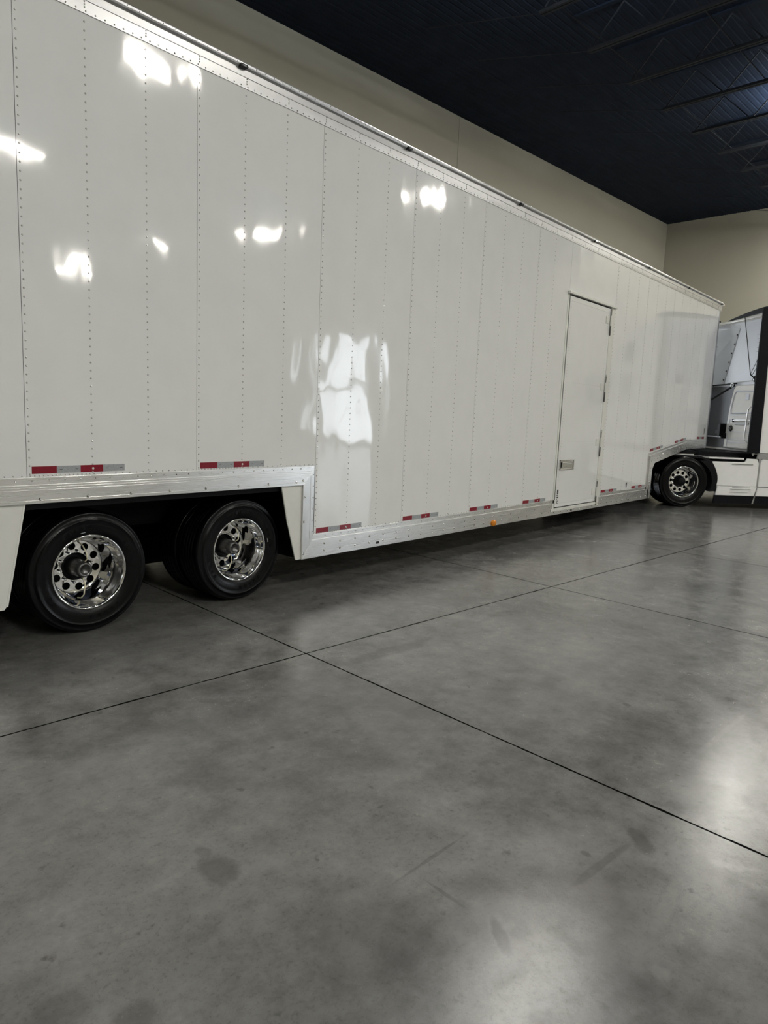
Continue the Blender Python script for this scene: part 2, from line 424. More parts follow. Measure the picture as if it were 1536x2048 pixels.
# ---------------------------------------------------------------- high bay lights
LIGHTS = [(e, g) for e in (0.2, 8.7, 17.9) for g in (5.1, -3.8, -10.8, -17.6, -24.4)] + [(25.3, 5.1), (25.3, -.6)]
row = {5.1: 'row nearest the long wall', -3.8: 'second row', -10.8: 'third row', -17.6: 'fourth row', -24.4: 'last row', -.6: 'short row by the far wall'}
col = {0.2: 'tail end of hall', 8.7: 'middle of hall', 17.9: 'tractor end of hall', 25.3: 'wall behind the tractor'}
shift = {(8.7, -3.8): -.5}
lamp_mesh = None
for i, (e, g) in enumerate(LIGHTS):
    z = 8.15
    L = empty('ceiling_light', BM @ Matrix.Translation((e+shift.get((e, g), 0), g, z)))
    tag(L, 'flat high bay light over the %s, %s' % (col[e], row[g]), 'light', 'high bay lights under the dark ceiling')
    if lamp_mesh is None:
        hs = MB().box(-.62, .62, -.22, .22, .03, .09).box(-.3, .3, -.08, .08, .09, .15).build('housing', mFix, bevel=.01)
        ln = [MB().box(-.6, .6, a, a+.14, -.018, .03).build('diffuser', mLens) for a in (-.19, .05)]
        cb = [MB().tube([(s, 0, .09), (s, 0, .8)], .004, 5).build('hanger_cable', mBlack) for s in (-.5, .5)]
        lamp_mesh = [hs.data, ln[0].data, ln[1].data, cb[0].data, cb[1].data]; lamps = [hs, *ln, *cb]
    else:
        lamps = []
        for nm, me in zip(('housing', 'diffuser', 'diffuser', 'hanger_cable', 'hanger_cable'), lamp_mesh):
            o = bpy.data.objects.new(nm, me); C.objects.link(o); lamps.append(o)
    for o in lamps: local(o, L)
    ld = bpy.data.lights.new('added_up_light', 'AREA'); ld.shape = 'RECTANGLE'; ld.size = 1.0; ld.size_y = .3
    ld.energy = UP_W*(6.5 if (e, g) == (8.7, 5.1) else 1); ld.color = (.75, .87, 1.0)  # blue uplight added to imitate lens glare on the deck, boosted at one fixture
    o = bpy.data.objects.new('added_up_light', ld); C.objects.link(o); o.parent = L; o.location = (0, 0, .16); o.rotation_euler = (PI, 0, 0)

# ================================================================ wheels (outward axis -y, rim flange at y=0)
def disc_with_holes(m, r0, r1, rh, rr, y, th, nh=10, k=16):
    """flat annulus r0..r1 at depth y with nh round holes of radius rh centred on radius rr"""
    for h in range(nh):
        a0 = 2*PI*h/nh; half = PI/nh; hc = Vector((rr*math.cos(a0), rr*math.sin(a0)))
        inner, outer = [], []
        for q in range(k):
            t = 2*PI*(q+.5)/k + a0; d = Vector((math.cos(t), math.sin(t)))
            # distance to sector boundary
            best = 9
            for R in (r0, r1):
                bq = hc.dot(d); cq = hc.dot(hc) - R*R; disc = bq*bq - cq
                if disc > 0:
                    for sg in (-1, 1):
                        s_ = -bq + sg*math.sqrt(disc)
                        if s_ > 1e-6: best = min(best, s_)
            for sgn in (-1, 1):
                nrm = Vector((-math.sin(a0+sgn*half), math.cos(a0+sgn*half)))
                dn = d.dot(nrm)
                if abs(dn) > 1e-9:
                    s_ = -hc.dot(nrm)/dn
                    if s_ > 1e-6: best = min(best, s_)
            inner.append(hc + d*rh); outer.append(hc + d*best)
        v = [(p.x, y, p.y) for p in inner] + [(p.x, y, p.y) for p in outer] + [(p.x, y+th, p.y) for p in inner]
        fs = [(q, (q+1) % k, k+(q+1) % k, k+q) for q in range(k)] + [(q, (q+1) % k, 2*k+(q+1) % k, 2*k+q) for q in range(k)]
        m.add(v, fs)
        # fill the sector corners left open by straight chords
        for R in (r0, r1):
            for sgn in (-1, 1):
                ca = a0 + sgn*half; corner = Vector((R*math.cos(ca), R*math.sin(ca)))
                near = sorted(outer, key=lambda p: (p-corner).length)[:2]
                m.add([(corner.x, y, corner.y), (near[0].x, y, near[0].y), (near[1].x, y, near[1].y)], [(0, 1, 2)])
def wheel_meshes(R, rf, wid, dp):
    s = rf/.262; dd = dp-.152
    rim = MB()
    # flange, stepped barrel, then the disc far inside
    rim.lathe([(rf-.012*s, .012), (rf-.001, .003), (rf+.002, .0), (rf-.004, -.004), (rf-.012*s, -.001), (rf-.018*s, .008),
               (rf-.020*s, .020), (rf-.027*s, .030), (rf-.030*s, .055), (rf-.042*s, .066), (rf-.046*s, .090),
               (rf-.050*s, .105+dd*.5), (rf-.054*s, .110+dd*.7), (rf-.064*s, .125+dd), (rf-.068*s, .140+dd), (.190*s, .150+dd), (.186*s, .152+dd)], n=96)
    disc_with_holes(rim, .100*s, .187*s, .0275*s, .150*s, dp, .02)
    rim.lathe([(.102*s, dp), (.100*s, dp+.004), (.100*s, dp+.05)], n=64)
    # lug nuts
    for h in range(10):
        a = 2*PI*(h+.5)/10
        rim.lathe([(.011*s, dp), (.011*s, dp-.022), (.007*s, dp-.028), (.0, dp-.028)], c=(.113*s*math.cos(a), 0, .113*s*math.sin(a)), n=6, smooth=False)
    tire = MB(); w = wid; r = R
    b0 = rf - .006
    prof = [(b0, .004), (rf+.010, -.004), (rf+.03, -.010), (rf+(r-rf)*.45, -.018), (rf+(r-rf)*.62, -.016), (rf+(r-rf)*.64, -.019),
            (rf+(r-rf)*.67, -.014), (r-.022, -.002), (r-.018, -.004), (r-.010, .004), (r-.004, .012), (r, .024)]
    # ribbed tread
    gr = 4; lo, hi = .024, w-.04
    for i in range(gr):
        c_ = lo + (hi-lo)*(i+1)/(gr+1); prof += [(r, c_-.006), (r-.014, c_-.004), (r-.014, c_+.004), (r, c_+.006)]
    prof += [(r, hi), (r-.012, w-.02), (r-.05, w-.008), (rf+(r-rf)*.45, w+.0), (rf+.01, w-.02), (b0, w-.03)]
    tire.lathe(prof, n=96)
    # moulded marks on the sidewall
    for a in range(0, 360, 9):
        if (a // 45) % 2: continue
        t = math.radians(a); rr = rf+(r-rf)*.34
        d = Vector((math.cos(t), math.sin(t))); n_ = Vector((-d.y, d.x))
        p = d*rr; q = [p+n_*.010+d*.012, p-n_*.010+d*.012, p-n_*.010-d*.012, p+n_*.010-d*.012]
        tire.add([(v.x, -.0185, v.y) for v in q] + [(v.x, -.010, v.y) for v in q], [(0,1,2,3),(0,4,5,1),(1,5,6,2),(2,6,7,3),(3,7,4,0)])
    return rim, tire
def trailer_hub(s=1.0):
    h = MB()
    h.lathe([(.066, .28), (.066, .235), (.063, .22), (.062, .20), (.060, .145), (.056, .13), (.056, .092), (.050, .086), (.050, .072), (.036, .071), (.034, .080), (.0, .084)], n=40)
    for k in range(6):
        a = 2*PI*k/6+.3
        h.lathe([(.006, .13), (.006, .121), (0, .12)], c=(.053*math.cos(a), 0, .053*math.sin(a)), n=6)
    return h
def drive_hub():
    h = MB()
    h.lathe([(.115, .24), (.115, .185), (.105, .175), (.100, .120), (.085, .10), (.082, .07), (.07, .06), (.0, .058)], n=40)
    for k in range(8):
        a = 2*PI*k/8
        h.lathe([(.009, .10), (.009, .085), (0, .084)], c=(.092*math.cos(a), 0, .092*math.sin(a)), n=6)
    return h
WM = {}
def wheel(kind, parent, loc, deep=True, rot=0, flip=False):
    if kind not in WM:
        if kind == 'trailer': rim, tire = wheel_meshes(.425, .262, .245, .225)
        else: rim, tire = wheel_meshes(.495, .303, .27, .185)
        ro = rim.build('wheel', mChrome, recalc=False); to = tire.build('tire', mTire)
        hb = (trailer_hub() if kind == 'trailer' else drive_hub()).build('hub', mHub if kind == 'trailer' else mBlack)
        dr_ = MB().lathe([(0, .262), (.19, .262), (.19, .30), (0, .30)], n=32).build('brake_drum', mBlack)
        WM[kind] = (ro.data, to.data, hb.data, dr_.data)
        for o in (ro, to, hb, dr_): bpy.data.objects.remove(o)
    d = WM[kind]
    r = bpy.data.objects.new('wheel', d[0]); C.objects.link(r); r.parent = parent; r.location = loc
    r.rotation_euler = (0, rot, PI if flip else 0)
    for nm, me in (('tire', d[1]), ('hub', d[2]), ('brake_drum', d[3])):
        if nm != 'tire' and not deep: continue
        o = bpy.data.objects.new(nm, me); C.objects.link(o); o.parent = r
    return r

# ================================================================ the trailer
T = empty('semi_trailer', Matrix.Identity(4))
tag(T, 'long glossy white drop-frame semi trailer with riveted side panels and aluminium rails', 'trailer')
TOPZ, TOPL = 4.078, 3.919
XR, XF = -.55, 15.30
XD, XG = 4.196, 12.165
def zb(x):
    if x < XD: return 1.10
    if x < XG: return .480
    if x < 14.09: return 1.09 + (x-XG)/(14.09-XG)*(1.305-1.09)
    return 1.305
seams = [XR, .538, 1.757, 2.976, 4.195, 5.415, 6.634, 7.853, 8.735]
tail = [10.235, 11.46, 12.68, 13.90, XF]
def rivet(m, x, z, y=0, r=.0066, h=.0046, n=8): m.cur = 1; m.dome((x, y, z), r, h, n); m.cur = 0
def panel(x0, x1, first_seam=True, bottom=None, studs=True):
    m = MB(); a = x0+.0016; b = x1-.0016
    pts = [(a, TOPL+.02), (b, TOPL+.02)]
    if bottom is not None: pts += [(b, bottom), (a, bottom)]
    else:
        zr = zb(b-1e-3); pts.append((b, zr-.01))
        for br in (14.09, XG):
            if a < br < b:
                pts.append((br, zb(br+1e-4)-.01))
                if br == XG: pts.append((br, .47))
        pts.append((a, zb(a+1e-3)-.01))
    m.prism(pts, 0, .003)
    nn = 8 if x1 < 9 else 6
    xs = []
    if first_seam: xs.append(x0+.018)
    k = 1
    while x0 + k*STUD < x1-.1 and studs: xs.append(x0+k*STUD+.012); k += 1
    for x in xs:
        z0 = bottom if bottom is not None else zb(x)
        z = z0+.03
        while z < TOPL-.01:
            rivet(m, x, z, n=nn); z += .0508
    if bottom is None:
        x = x0+.02
        while x < x1-.01:
            rivet(m, x, zb(x)+.018, r=.0055, n=6)
            x += .0272 if (x-x0) < .42 else .0508
    return m.build('side_panel', mWhite, T, mat2=mRivW)
for i in range(len(seams)-1): panel(seams[i], seams[i+1], True)
panel(8.735, 10.235, False, 3.30, studs=False)
for i in range(len(tail)-1): panel(tail[i], tail[i+1], True)
# vertical row beside the notch
# inner body behind the skins
bd = MB()
bd.prism([(XR, 4.05), (15.25, 4.05), (15.25, 1.16), (14.12, 1.16), (12.38, .92), (12.30, .80), (12.2, .30), (4.2, .30), (4.05, .96), (XR, .96)], .005, 2.59)
body = bd.build('trailer_box', mBlack, T)
MB().box(XR-.02, XF+.1, -.0, 2.595, 4.05, 4.072).build('roof_skin', mAluX, T)
MB().prism([(XR, 4.05), (XF, 4.05), (XF, 1.305), (14.09, 1.305), (XG, 1.0), (XG, .3), (4.2, .3), (4.2, 1.0), (XR, 1.0)], 2.592, 2.6).build('far_side_skin', mWhite2, T)
# rear frame, outside the picture but part of the thing
MB().box(XR-.06, XR, 0, 2.6, .95, 4.08).build('rear_door', mWhite2, T, bevel=.01)

# top rail: riveted flange, body, overhanging cap
tr_ = MB()
def rail_profile(m, x0, x1, prof):
    v = [(x0, y, z) for y, z in prof] + [(x1, y, z) for y, z in prof]; n = len(prof)
    m.add(v, [(i, (i+1) % n, n+(i+1) % n, n+i) for i in range(n)] + [list(range(n)), list(range(2*n-1, n-1, -1))])
rail_profile(tr_, XR-.05, XF+.12, [(.01, TOPL), (-.006, TOPL), (-.008, 3.962), (-.0085, 3.990), (-.013, 3.992), (-.013, 3.996), (-.010, 3.998), (-.010, 4.040),
                                (-.014, 4.043), (-.030, 4.050), (-.034, 4.060), (-.034, 4.074), (-.028, 4.082), (.02, 4.084), (.02, 4.0)])
top_rail = tr_.build('top_rail', mAluTop, T)
rv = MB(); x = XR+.05
while x < XF:
    near = x < 8
    rivet(rv, x, 3.932, -.006, .006, .004, 8 if near else 6); x += .061
x = XR+.1
while x < XF:
    rivet(rv, x, 4.066, -.034, .0045, .003, 6); x += .085
for i in range(-5, 34):
    x = X0 + i*STUD + .012
    for z in (3.952, 3.968, 3.984): rivet(rv, x, z, -.0075, .006, .004, 6)
local(rv.build('rail_rivets', mRivet), top_rail)
tag(bpy.data.objects['rail_rivets'], kind='stuff')
for x in (1.32, 3.345, 5.26, 7.32, 9.33, 11.33, 13.30, 15.33):
    o = MB().prism([(x-.028, 4.038), (x+.028, 4.038), (x+.036, 4.046), (x+.036, 4.056), (x+.028, 4.062), (x-.028, 4.062), (x-.036, 4.056), (x-.036, 4.046)], -.022-.022, -.005).build('clearance_light', mLensDark, T, bevel=.004)
    local(MB().box(x-.016, x+.016, -.0465, -.043, 4.047, 4.053).build('lens', mSilver), o)

# bottom rails: a thin riveted flange above, a thicker bolted extrusion below
def flat_rail(name, poly_flange, poly_body, riv, bolts, mat=mAluX, grooves=()):
    m = MB()
    m.prism(poly_flange, -.006, .01); m.prism(poly_body, -.022, .02)
    for (gx0, gz0, gx1, gz1) in grooves: m.obox((gx0, -.0225, gz0), (gx1, -.0225, gz1), .003, .0022)
    o = m.build(name, mat, T, bevel=.0025)
    r = MB()
    for x, z in riv: rivet(r, x, z, -.006, .006, .0035, 6)
    for x, z in bolts: rivet(r, x, z, -.022, .0105, .006, 8)
    ro = r.build('rail_bolts', mRivet); local(ro, o); ro['kind'] = 'stuff'
    return o
def arange(a, b, s):
    out = []
    while a < b: out.append(a); a += s
    return out
flat_rail('rear_side_rail', [(XR-.05, 1.058), (4.150, 1.058), (4.184, 1.108), (XR-.05, 1.108)], [(XR-.05, .945), (4.040, .945), (4.150, 1.062), (XR-.05, 1.062)],
          [(x, 1.086) for x in arange(XR+.1, 4.12, .1016)], [(x, .972) for x in arange(-.31, 4.0, .3048)]+[(4.035, .985)],
          grooves=[(XR, 1.03, 4.11, 1.03), (XR, .965, 4.05, .965), (XR, 1.046, 4.13, 1.046)])
flat_rail('wheel_arch_post', [(4.150, 1.058), (4.184, 1.108), (4.184, .494), (4.150, .448)], [(4.040, .945), (4.150, 1.062), (4.150, .444), (4.040, .284)],
          [(4.170, z) for z in arange(.52, 1.05, .1016)], [(4.06, .84), (4.055, .62), (4.056, .335)], mAluZ,
          grooves=[(4.125, .46, 4.125, 1.03)])
flat_rail('lower_side_rail', [(4.150, .444), (4.184, .492), (XG, .492), (XG, .440)], [(4.040, .283), (4.150, .446), (8.66, .446), (8.66, .365), (10.18, .365), (10.18, .446), (12.235, .446), (12.235, .262+.021)],
          [(x, .468) for x in arange(4.23, 8.6, .1016)]+[(x, .468) for x in arange(10.3, 12.1, .1016)],
          [(x, z) for x in arange(4.31, 8.6, .2032) for z in (.400, .335)] + [(x, .318) for x in arange(8.72, 10.2, .2032)] + [(x, z) for x in arange(10.27, 12.2, .2032) for z in (.400, .335)])
gx = [(x, zb(x)-.085-(.0 if k else .0)) for k, x in enumerate(arange(12.45, 14.05, .17))]
flat_rail('gooseneck_rail', [(12.12, .43), (12.12, 1.075), (14.085, 1.312), (15.30, 1.312), (15.30, 1.268), (14.10, 1.268), (12.19, 1.035), (12.19, .43)],
          [(12.19, .283), (12.19, 1.040), (14.10, 1.272), (15.24, 1.272), (15.24, 1.135), (14.10, 1.135), (12.43, .905), (12.335, .80), (12.32, .283)],
          [], [(x, zb(x)-.10) for x in arange(12.45, 15.2, .17)] + [(x, zb(x)-.145) for x in arange(12.53, 15.2, .17)] + [(12.26, z) for z in arange(.34, 1.0, .12)])
# front corner post, rounded
cp = MB()
pr = [(15.30, -.004)]
for k in range(9):
    a = k/8*PI/2; pr.append((15.30+.19*math.sin(a)+.03, .19-.194*math.cos(a)))
pr += [(15.50, .19), (15.25, .02)]
v = [(x, y, 1.135) for x, y in pr] + [(x, y, 4.05) for x, y in pr]; n = len(pr)
cp.add(v, [(i, (i+1) % n, n+(i+1) % n, n+i) for i in range(n)] + [list(range(n)), list(range(2*n-1, n-1, -1))])
for z in (1.30, 1.9, 2.62, 3.2, 3.9): cp.box(15.31, 15.42, -.006, .03, z, z+.01)
post = cp.build('corner_post', mPost, T)
MB().box(15.22, 15.52, .19, 2.41, 1.16, 4.05).build('front_wall', mWhite2, T, bevel=.02)
MB().box(15.3, 15.6, 0, 2.6, 4.05, 4.085).build('front_roof_cap', mAluX, T, bevel=.012)
for z in (3.70,):
    MB().box(15.34, 15.46, -.004, .05, z, z+.03).build('black_band', mGap, T)

# white valances around the tandem opening
def valance(pts, lip):
    o = MB().prism(pts, -.004, .006).build('wheel_arch_panel', mWhite2, T)
    m = MB()
    m.obox(*lip, .012, .012); local(m.build('folded_edge', mWhite2), o)
valance([(XR, .95), (1.742, .95), (1.668, .62), (1.674, .61), (1.612, .315), (1.596, .292), (XR, .292)], ((1.736, 0, .95), (1.612, 0, .31)))
valance([(3.806, .95), (4.05, .95), (4.05, .284), (3.992, .284), (3.978, .292), (3.888, .60), (3.882, .61)], ((3.812, 0, .945), (3.984, 0, .30)))
# dark wheel bay: roof, inner walls
wb = MB(); wb.box(XR+.05, 4.03, .03, 2.57, .90, .955); wb.box(3.99, 4.03, .02, 2.58, .30, .93); wb.box(1.6, 3.99, .95, 1.03, .55, .92)
wb.build('wheel_bay_liner', mBlack, T)
MB().box(XR+.1, 3.99, 1.28, 1.32, .12, .92).build('added_light_blocker', mBlack, T)  # added panel that keeps light from the far side out of the bay
for k, (wx) in enumerate((2.195, 3.465)):
    w_ = wheel('trailer', T, (wx, .105, .425), rot=.16 if k == 0 else .42)
    # cream tyre inflation hoses, and a white paint dash on the sidewall
    hz = MB()
    hz.tube([(0, .10, .052), (.002, .07, .080), (-.006, .08, .12), (-.02, .12, .165), (-.035, .19, .19)], .0048, 6)
    local(hz.build('air_hose', mHose), w_); w_.children[-1].rotation_euler = (0, -w_.rotation_euler[1], 0); hz = MB()
    hz.tube([(.0, .10, -.052), (.006, .06, -.10), (.008, .06, -.17), (.006, .09, -.200), (-.005, .12, -.205)], .0048, 6)
    local(hz.build('air_hose', mHose), w_)
    w_.children[-1].rotation_euler = (0, -w_.rotation_euler[1], 0)
    a = math.radians(100 if k == 0 else 10)
    dm = MB(); dr = .285; cx, cz = dr*math.cos(a), dr*math.sin(a)
    dm.obox((cx-.016*math.sin(a), -.011, cz+.016*math.cos(a)), (cx+.016*math.sin(a), -.011, cz-.016*math.cos(a)), .004, .004)
    o = dm.build('paint_mark', mSilver); local(o, w_); o.rotation_euler = (0, -w_.rotation_euler[1], 0)
    wheel('trailer', T, (wx, .42, .425), deep=False)
    wheel('trailer', T, (wx, 2.6-.105, .425), flip=True); wheel('trailer', T, (wx, 2.6-.42, .425), deep=False, flip=True)
    MB().tube([(wx, .25, .425), (wx, 2.35, .425)], .06, 12).build('axle', mBlack, T)
sb = MB()
for y in (.78, 1.82): sb.box(1.6, 4.0, y-.04, y+.04, .60, .92)
for wx in (2.195, 3.465): sb.box(wx-.05, wx+.45, .74, .82, .44, .56); sb.tube([(wx+.3, .85, .5), (wx+.3, .85, .9)], .11, 14)
sb.build('suspension', mBlack, T)

# retroreflective tape: four fields each
def tape(x0, x1, zc=None, slope=None, n=4, h=.046, lift=.0):
    flds = 'RWRW'[:n]; base = None
    for k, c_ in enumerate(flds):
        a = x0+(x1-x0)*k/n; b = x0+(x1-x0)*(k+1)/n
        if slope: za, zb_ = slope(a), slope(b)
        else: za = zb_ = zc
        m = MB().prism([(a, za), (b, zb_), (b, zb_+h), (a, za+h)], -.0022, .0)
        if base is None: base = m.build('reflective_tape', mRed, T); base['label'] = 'red and silver reflective tape'
        else:
            o = m.build('silver_field' if c_ == 'W' else 'red_field', mSilver if c_ == 'W' else mRed); local(o, base)
    if n == 4:
        q = (x1-x0)/4
        for s_ in (1, 3):
            for d in (.12, .78):
                xx = x0+q*(s_+d); z_ = (slope(xx) if slope else zc)+h*.5
                local(MB().box(xx, xx+.018, -.0026, -.002, z_-.0015, z_+.0015).build('tape_marking', mLabel), base)
        xx = x0+q*2.55; z_ = (slope(xx) if slope else zc)+h*.5
        r = MB(); rivet(r, xx, z_, -.002, .008, .005, 10); local(r.build('rivet_head', mWhite2), base)
for (a, b, z) in ((.566, 1.18, 1.132), (1.786, 2.400, 1.130), (3.008, 3.620, 1.122), (4.224, 4.82, .497), (5.445, 6.055, .497), (6.664, 7.272, .495), (7.885, 8.49, .493), (9.08, 9.70, .488), (10.275, 10.885, .490), (11.50, 12.10, .490)):
    tape(a, b, z)
tape(12.19, 12.80, slope=lambda x: zb(x)+.012); tape(13.42, 14.04, slope=lambda x: zb(x)+.012); tape(14.70, 15.16, 1.325, n=3)

# side marker lamp and small black oval sockets in the lower rail
am = MB().lathe([(.038, .0), (.038, -.012), (.030, -.022), (.018, -.027), (0, -.028)], c=(7.165, -.022, .318), n=20); am.v = [(7.165+(x-7.165)*1.45, y, z) for x, y, z in am.v]
o = am.build('side_marker_lamp', mAmber, T); o['label'] = 'amber lens'
for x, z in ((5.04, .322), (9.25, .312), (11.35, .318)):
    MB().prism([(x-.026, z), (x-.02, z+.011), (x+.02, z+.011), (x+.026, z), (x+.02, z-.011), (x-.02, z-.011)], -.027, -.02).build('marker_socket', mLensDark, T, bevel=.003)

# ---------------------------------------------------------------- side door
DX0, DX1, DZ0, DZ1 = 8.762, 10.064, .385, 3.245
fr = MB()
fr.box(8.70, 8.745, -.006, .004, .335, 3.29); fr.box(10.075, 10.225, -.010, .004, .335, 3.285); fr.box(8.62, 10.13, -.030, .004, .332, .372); fr.box(8.70, 10.22, -.008, .004, 3.262, 3.30)
x = 8.66
rr = 0
door_frame = fr.build('door_frame', mWhite2, T, bevel=.003)
MB().box(8.745, 10.075, .0, .004, .372, 3.262).build('door_seal', mGap, T)
d = MB(); d.box(DX0, DX1+.005, -.008, .0, DZ0, DZ1)
for x in (DX0+.05, DX1-.075):
    for z in arange(DZ0+.05, DZ1-.04, .0381): rivet(d, x, z, -.008, .0045, .0025, 6)
for z in (DZ0+.05, DZ1-.06):
    for x in arange(DX0+.07, DX1-.09, .0381): rivet(d, x, z, -.008, .0045, .0025, 6)
for z in (2.11, 1.30):
    for x in arange(DX0+.28, DX1-.1, .06): rivet(d, x, z, -.008, .0045, .0025, 6)
door = d.build('side_door', mWhite, T, bevel=.002, mat2=mRivW)
o = MB().prism([(8.69, 3.262), (10.225, 3.262), (10.225, 3.292), (8.69, 3.300)], -.045, -.004).build('drip_rail', mWhite2, T, bevel=.006)
for z in (3.06, 2.09, 1.27, .52):
    h = MB(); h.box(DX1-.14, DX1-.03, -.016, -.007, z-.035, z+.065)
    for a in (.03, .08):
        for b in (-.012, .04): rivet(h, DX1-.14+a, z+b, -.016, .006, .004, 6)
    h.tube([(DX1+.0, -.022, z-.16), (DX1+.0, -.022, z+.16)], .011, 8); h.box(DX1+.01, DX1+.02, -.03, -.01, z-.16, z+.20)
    ho = h.build('hinge', mWhite2); local(ho, door)
    local(MB().tube([(DX1-.004, -.026, z-.20), (DX1-.004, -.026, z-.06)], .010, 8).tube([(DX1-.004, -.026, z+.085), (DX1-.004, -.026, z+.17)], .007, 8).build('hinge_pin', mHub), ho)
hd = MB()
hx0, hx1, hz0, hz1 = 8.80, 9.235, .905, 1.045
hd.box(hx0, hx1, -.014, -.007, hz0, hz1)
hd.box(hx0, hx1, -.022, -.012, hz0, hz0+.014); hd.box(hx0, hx1, -.022, -.012, hz1-.014, hz1); hd.box(hx0, hx0+.018, -.022, -.012, hz0, hz1); hd.box(hx1-.018, hx1, -.022, -.012, hz0, hz1)
ho = hd.build('door_handle', mChrome, bevel=.003); local(ho, door); ho['label'] = 'chrome recessed paddle handle'
local(MB().prism([(hx0+.05, hz0+.03), (hx1-.06, hz0+.055), (hx1-.06, hz1-.055), (hx0+.05, hz1-.03)], -.034, -.018).build('paddle', mChrome, bevel=.005), ho)
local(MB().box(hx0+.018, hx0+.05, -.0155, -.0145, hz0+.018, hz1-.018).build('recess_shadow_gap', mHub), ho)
# little decals
dc = MB()
for k, (a, b, w_) in enumerate(((0,.012,.05), (.018,.03,.03), (.036,.045,.06), (.055,.07,.02), (.08,.1,.05), (.11,.13,.03), (.14,.2,.045))):
    dc.box(8.80, 8.80+w_, -.0088, -.0082, .43+a, .43+b)
local(dc.build('decal_strip', mLabel), door)
def emblem(x, z, s):
    m = MB()
    for (a, b, c_, d_) in ((-.5, .9, -.1, -.8), (.35, 1.1, -.05, -.9), (-.5, .9, -.15, .5), (.05, .55, .4, .6), (.35, 1.1, .25, .2), (-.05, .3, .2, -.1)):
        m.obox((x+a*s, -.003, z+b*s), (x+c_*s, -.003, z+d_*s), .002, .010)
    return m
o = emblem(15.13, 1.475, .07).build('emblem_decal', mLabel, T)
o = emblem(11.27, .565, .045).build('emblem_decal', mLabel, T)
# hoses under the nose
hs = MB(); hs2 = MB()
hs.tube([(14.75, .25, 1.14), (14.9, .3, 1.02), (15.15, .45, .98), (15.35, .8, 1.02)], .016, 6)
hs2.tube([(14.95, .3, 1.14), (15.05, .35, 1.04), (15.25, .5, .99), (15.4, .9, 1.02)], .016, 6)
hs.build('underbody_hose', mBlack, T); hs2.build('underbody_hose', mBlack, T)
MB().lathe([(0, .98), (.07, .98), (.07, 1.03), (.045, 1.05), (.045, 1.16)], c=(14.4, 1.3, 0), n=20, ax='z').build('kingpin', mBlack, T)

# ================================================================ the tractor (x forward, near side is -y)
K = empty('semi_tractor', TM)
tag(K, 'white sleeper cab tractor with black side extender, turned sharply under the trailer nose', 'truck')
def each(ms, name, mat, bevel=0, parent=None):
    for m in ms: kp(m, name, mat, bevel, parent)
def kp(m, name, mat, bevel=0, parent=None):
    o = m.build(name, mat, bevel=bevel); local(o, parent or K); return o
WS = 1.24
def P(u, z): return (u, z)
def side_prism(name, pts, w0, w1, mat, bevel=.01, both=True):
    m = MB().prism(pts, -w1, -w0)
    o = kp(m, name, mat, bevel)
    if both:
        m = MB().prism(pts, w0, w1); kp(m, name, mat, bevel)
    return o
# wheels: tandem drive axles, dual; and the steer axle
for u in (.655, -.655):
    wheel('drive', K, (u, -WS, .49), rot=.1); wheel('drive', K, (u, -WS+.34, .49), deep=False)
    wheel('drive', K, (u, WS, .49), flip=True); wheel('drive', K, (u, WS-.34, .49), deep=False, flip=True)
    kp(MB().tube([(u, -1.0, .49), (u, 1.0, .49)], .08, 12).lathe([(0, -.2), (.16, -.16), (.2, 0), (.16, .16), (0, .2)], c=(u, 0, .49), n=20), 'drive_axle', mBlack)
for s in (-1, 1): wheel('drive', K, (6.35, s*1.22, .49), flip=(s > 0), rot=.2)
kp(MB().tube([(6.35, -1.0, .45), (6.35, 1.0, .45)], .06, 10), 'steer_axle', mBlack)
# chassis
for s in (-1, 1): kp(MB().box(-1.5, 7.2, s*.43-.04, s*.43+.04, .72, .98), 'frame_rail', mBlack, .005)
each([MB().box(u-.05, u+.05, -.40, .40, .76, .92) for u in (-1.4, -.66, 0, .66, 1.4, 2.1)], 'crossmember', mBlack)
fw = MB().prism([(-.5, -.45), (-.5, -.12), (-.1, -.06), (-.1, .06), (-.5, .12), (-.5, .45), (.15, .48), (.38, .3), (.38, -.3), (.15, -.48)], 1.04, 1.09, 'z').box(-.25, .2, -.42, .42, .98, 1.04)
kp(fw, 'fifth_wheel', mBlack, .01)
# black quarter guards over and ahead of the drive tyres
qg = MB()
arc = [(.655+.585*math.cos(math.radians(a)), .49+.5*math.sin(math.radians(a))) for a in range(-20, 62, 6)]
qg.prism(arc + [(1.2, .93), (1.30, .86), (1.345, .70), (1.35, .5), (1.34, .33)], -1.235, -.55)
kp(qg, 'wheel_guard', mBlack)
ug = MB()
ug.prism([(.15, 1.0), (.2, 1.03), (1.0, 1.0), (1.18, .95), (1.18, .90), (1.0, .955), (.3, .985)], -1.18, -.5)
ug2 = MB().prism([(.60, 1.03), (1.0, 1.03), (1.0, 1.09), (.68, 1.09)], -.95, -.6)
each([ug, ug2], 'frame_cover', mBlack, .008)
each([MB().box(.36, .95, -.99, -.90, 1.00, 1.03), MB().box(1.16, 1.88, -1.19, -.55, .965, .995)], 'deck_plate', mTrac, .003)
each([MB().box(-1.30, -1.27, -1.22, -.62, .10, .95), MB().box(-1.30, -1.27, .62, 1.22, .10, .95)], 'mud_flap', mBlack)
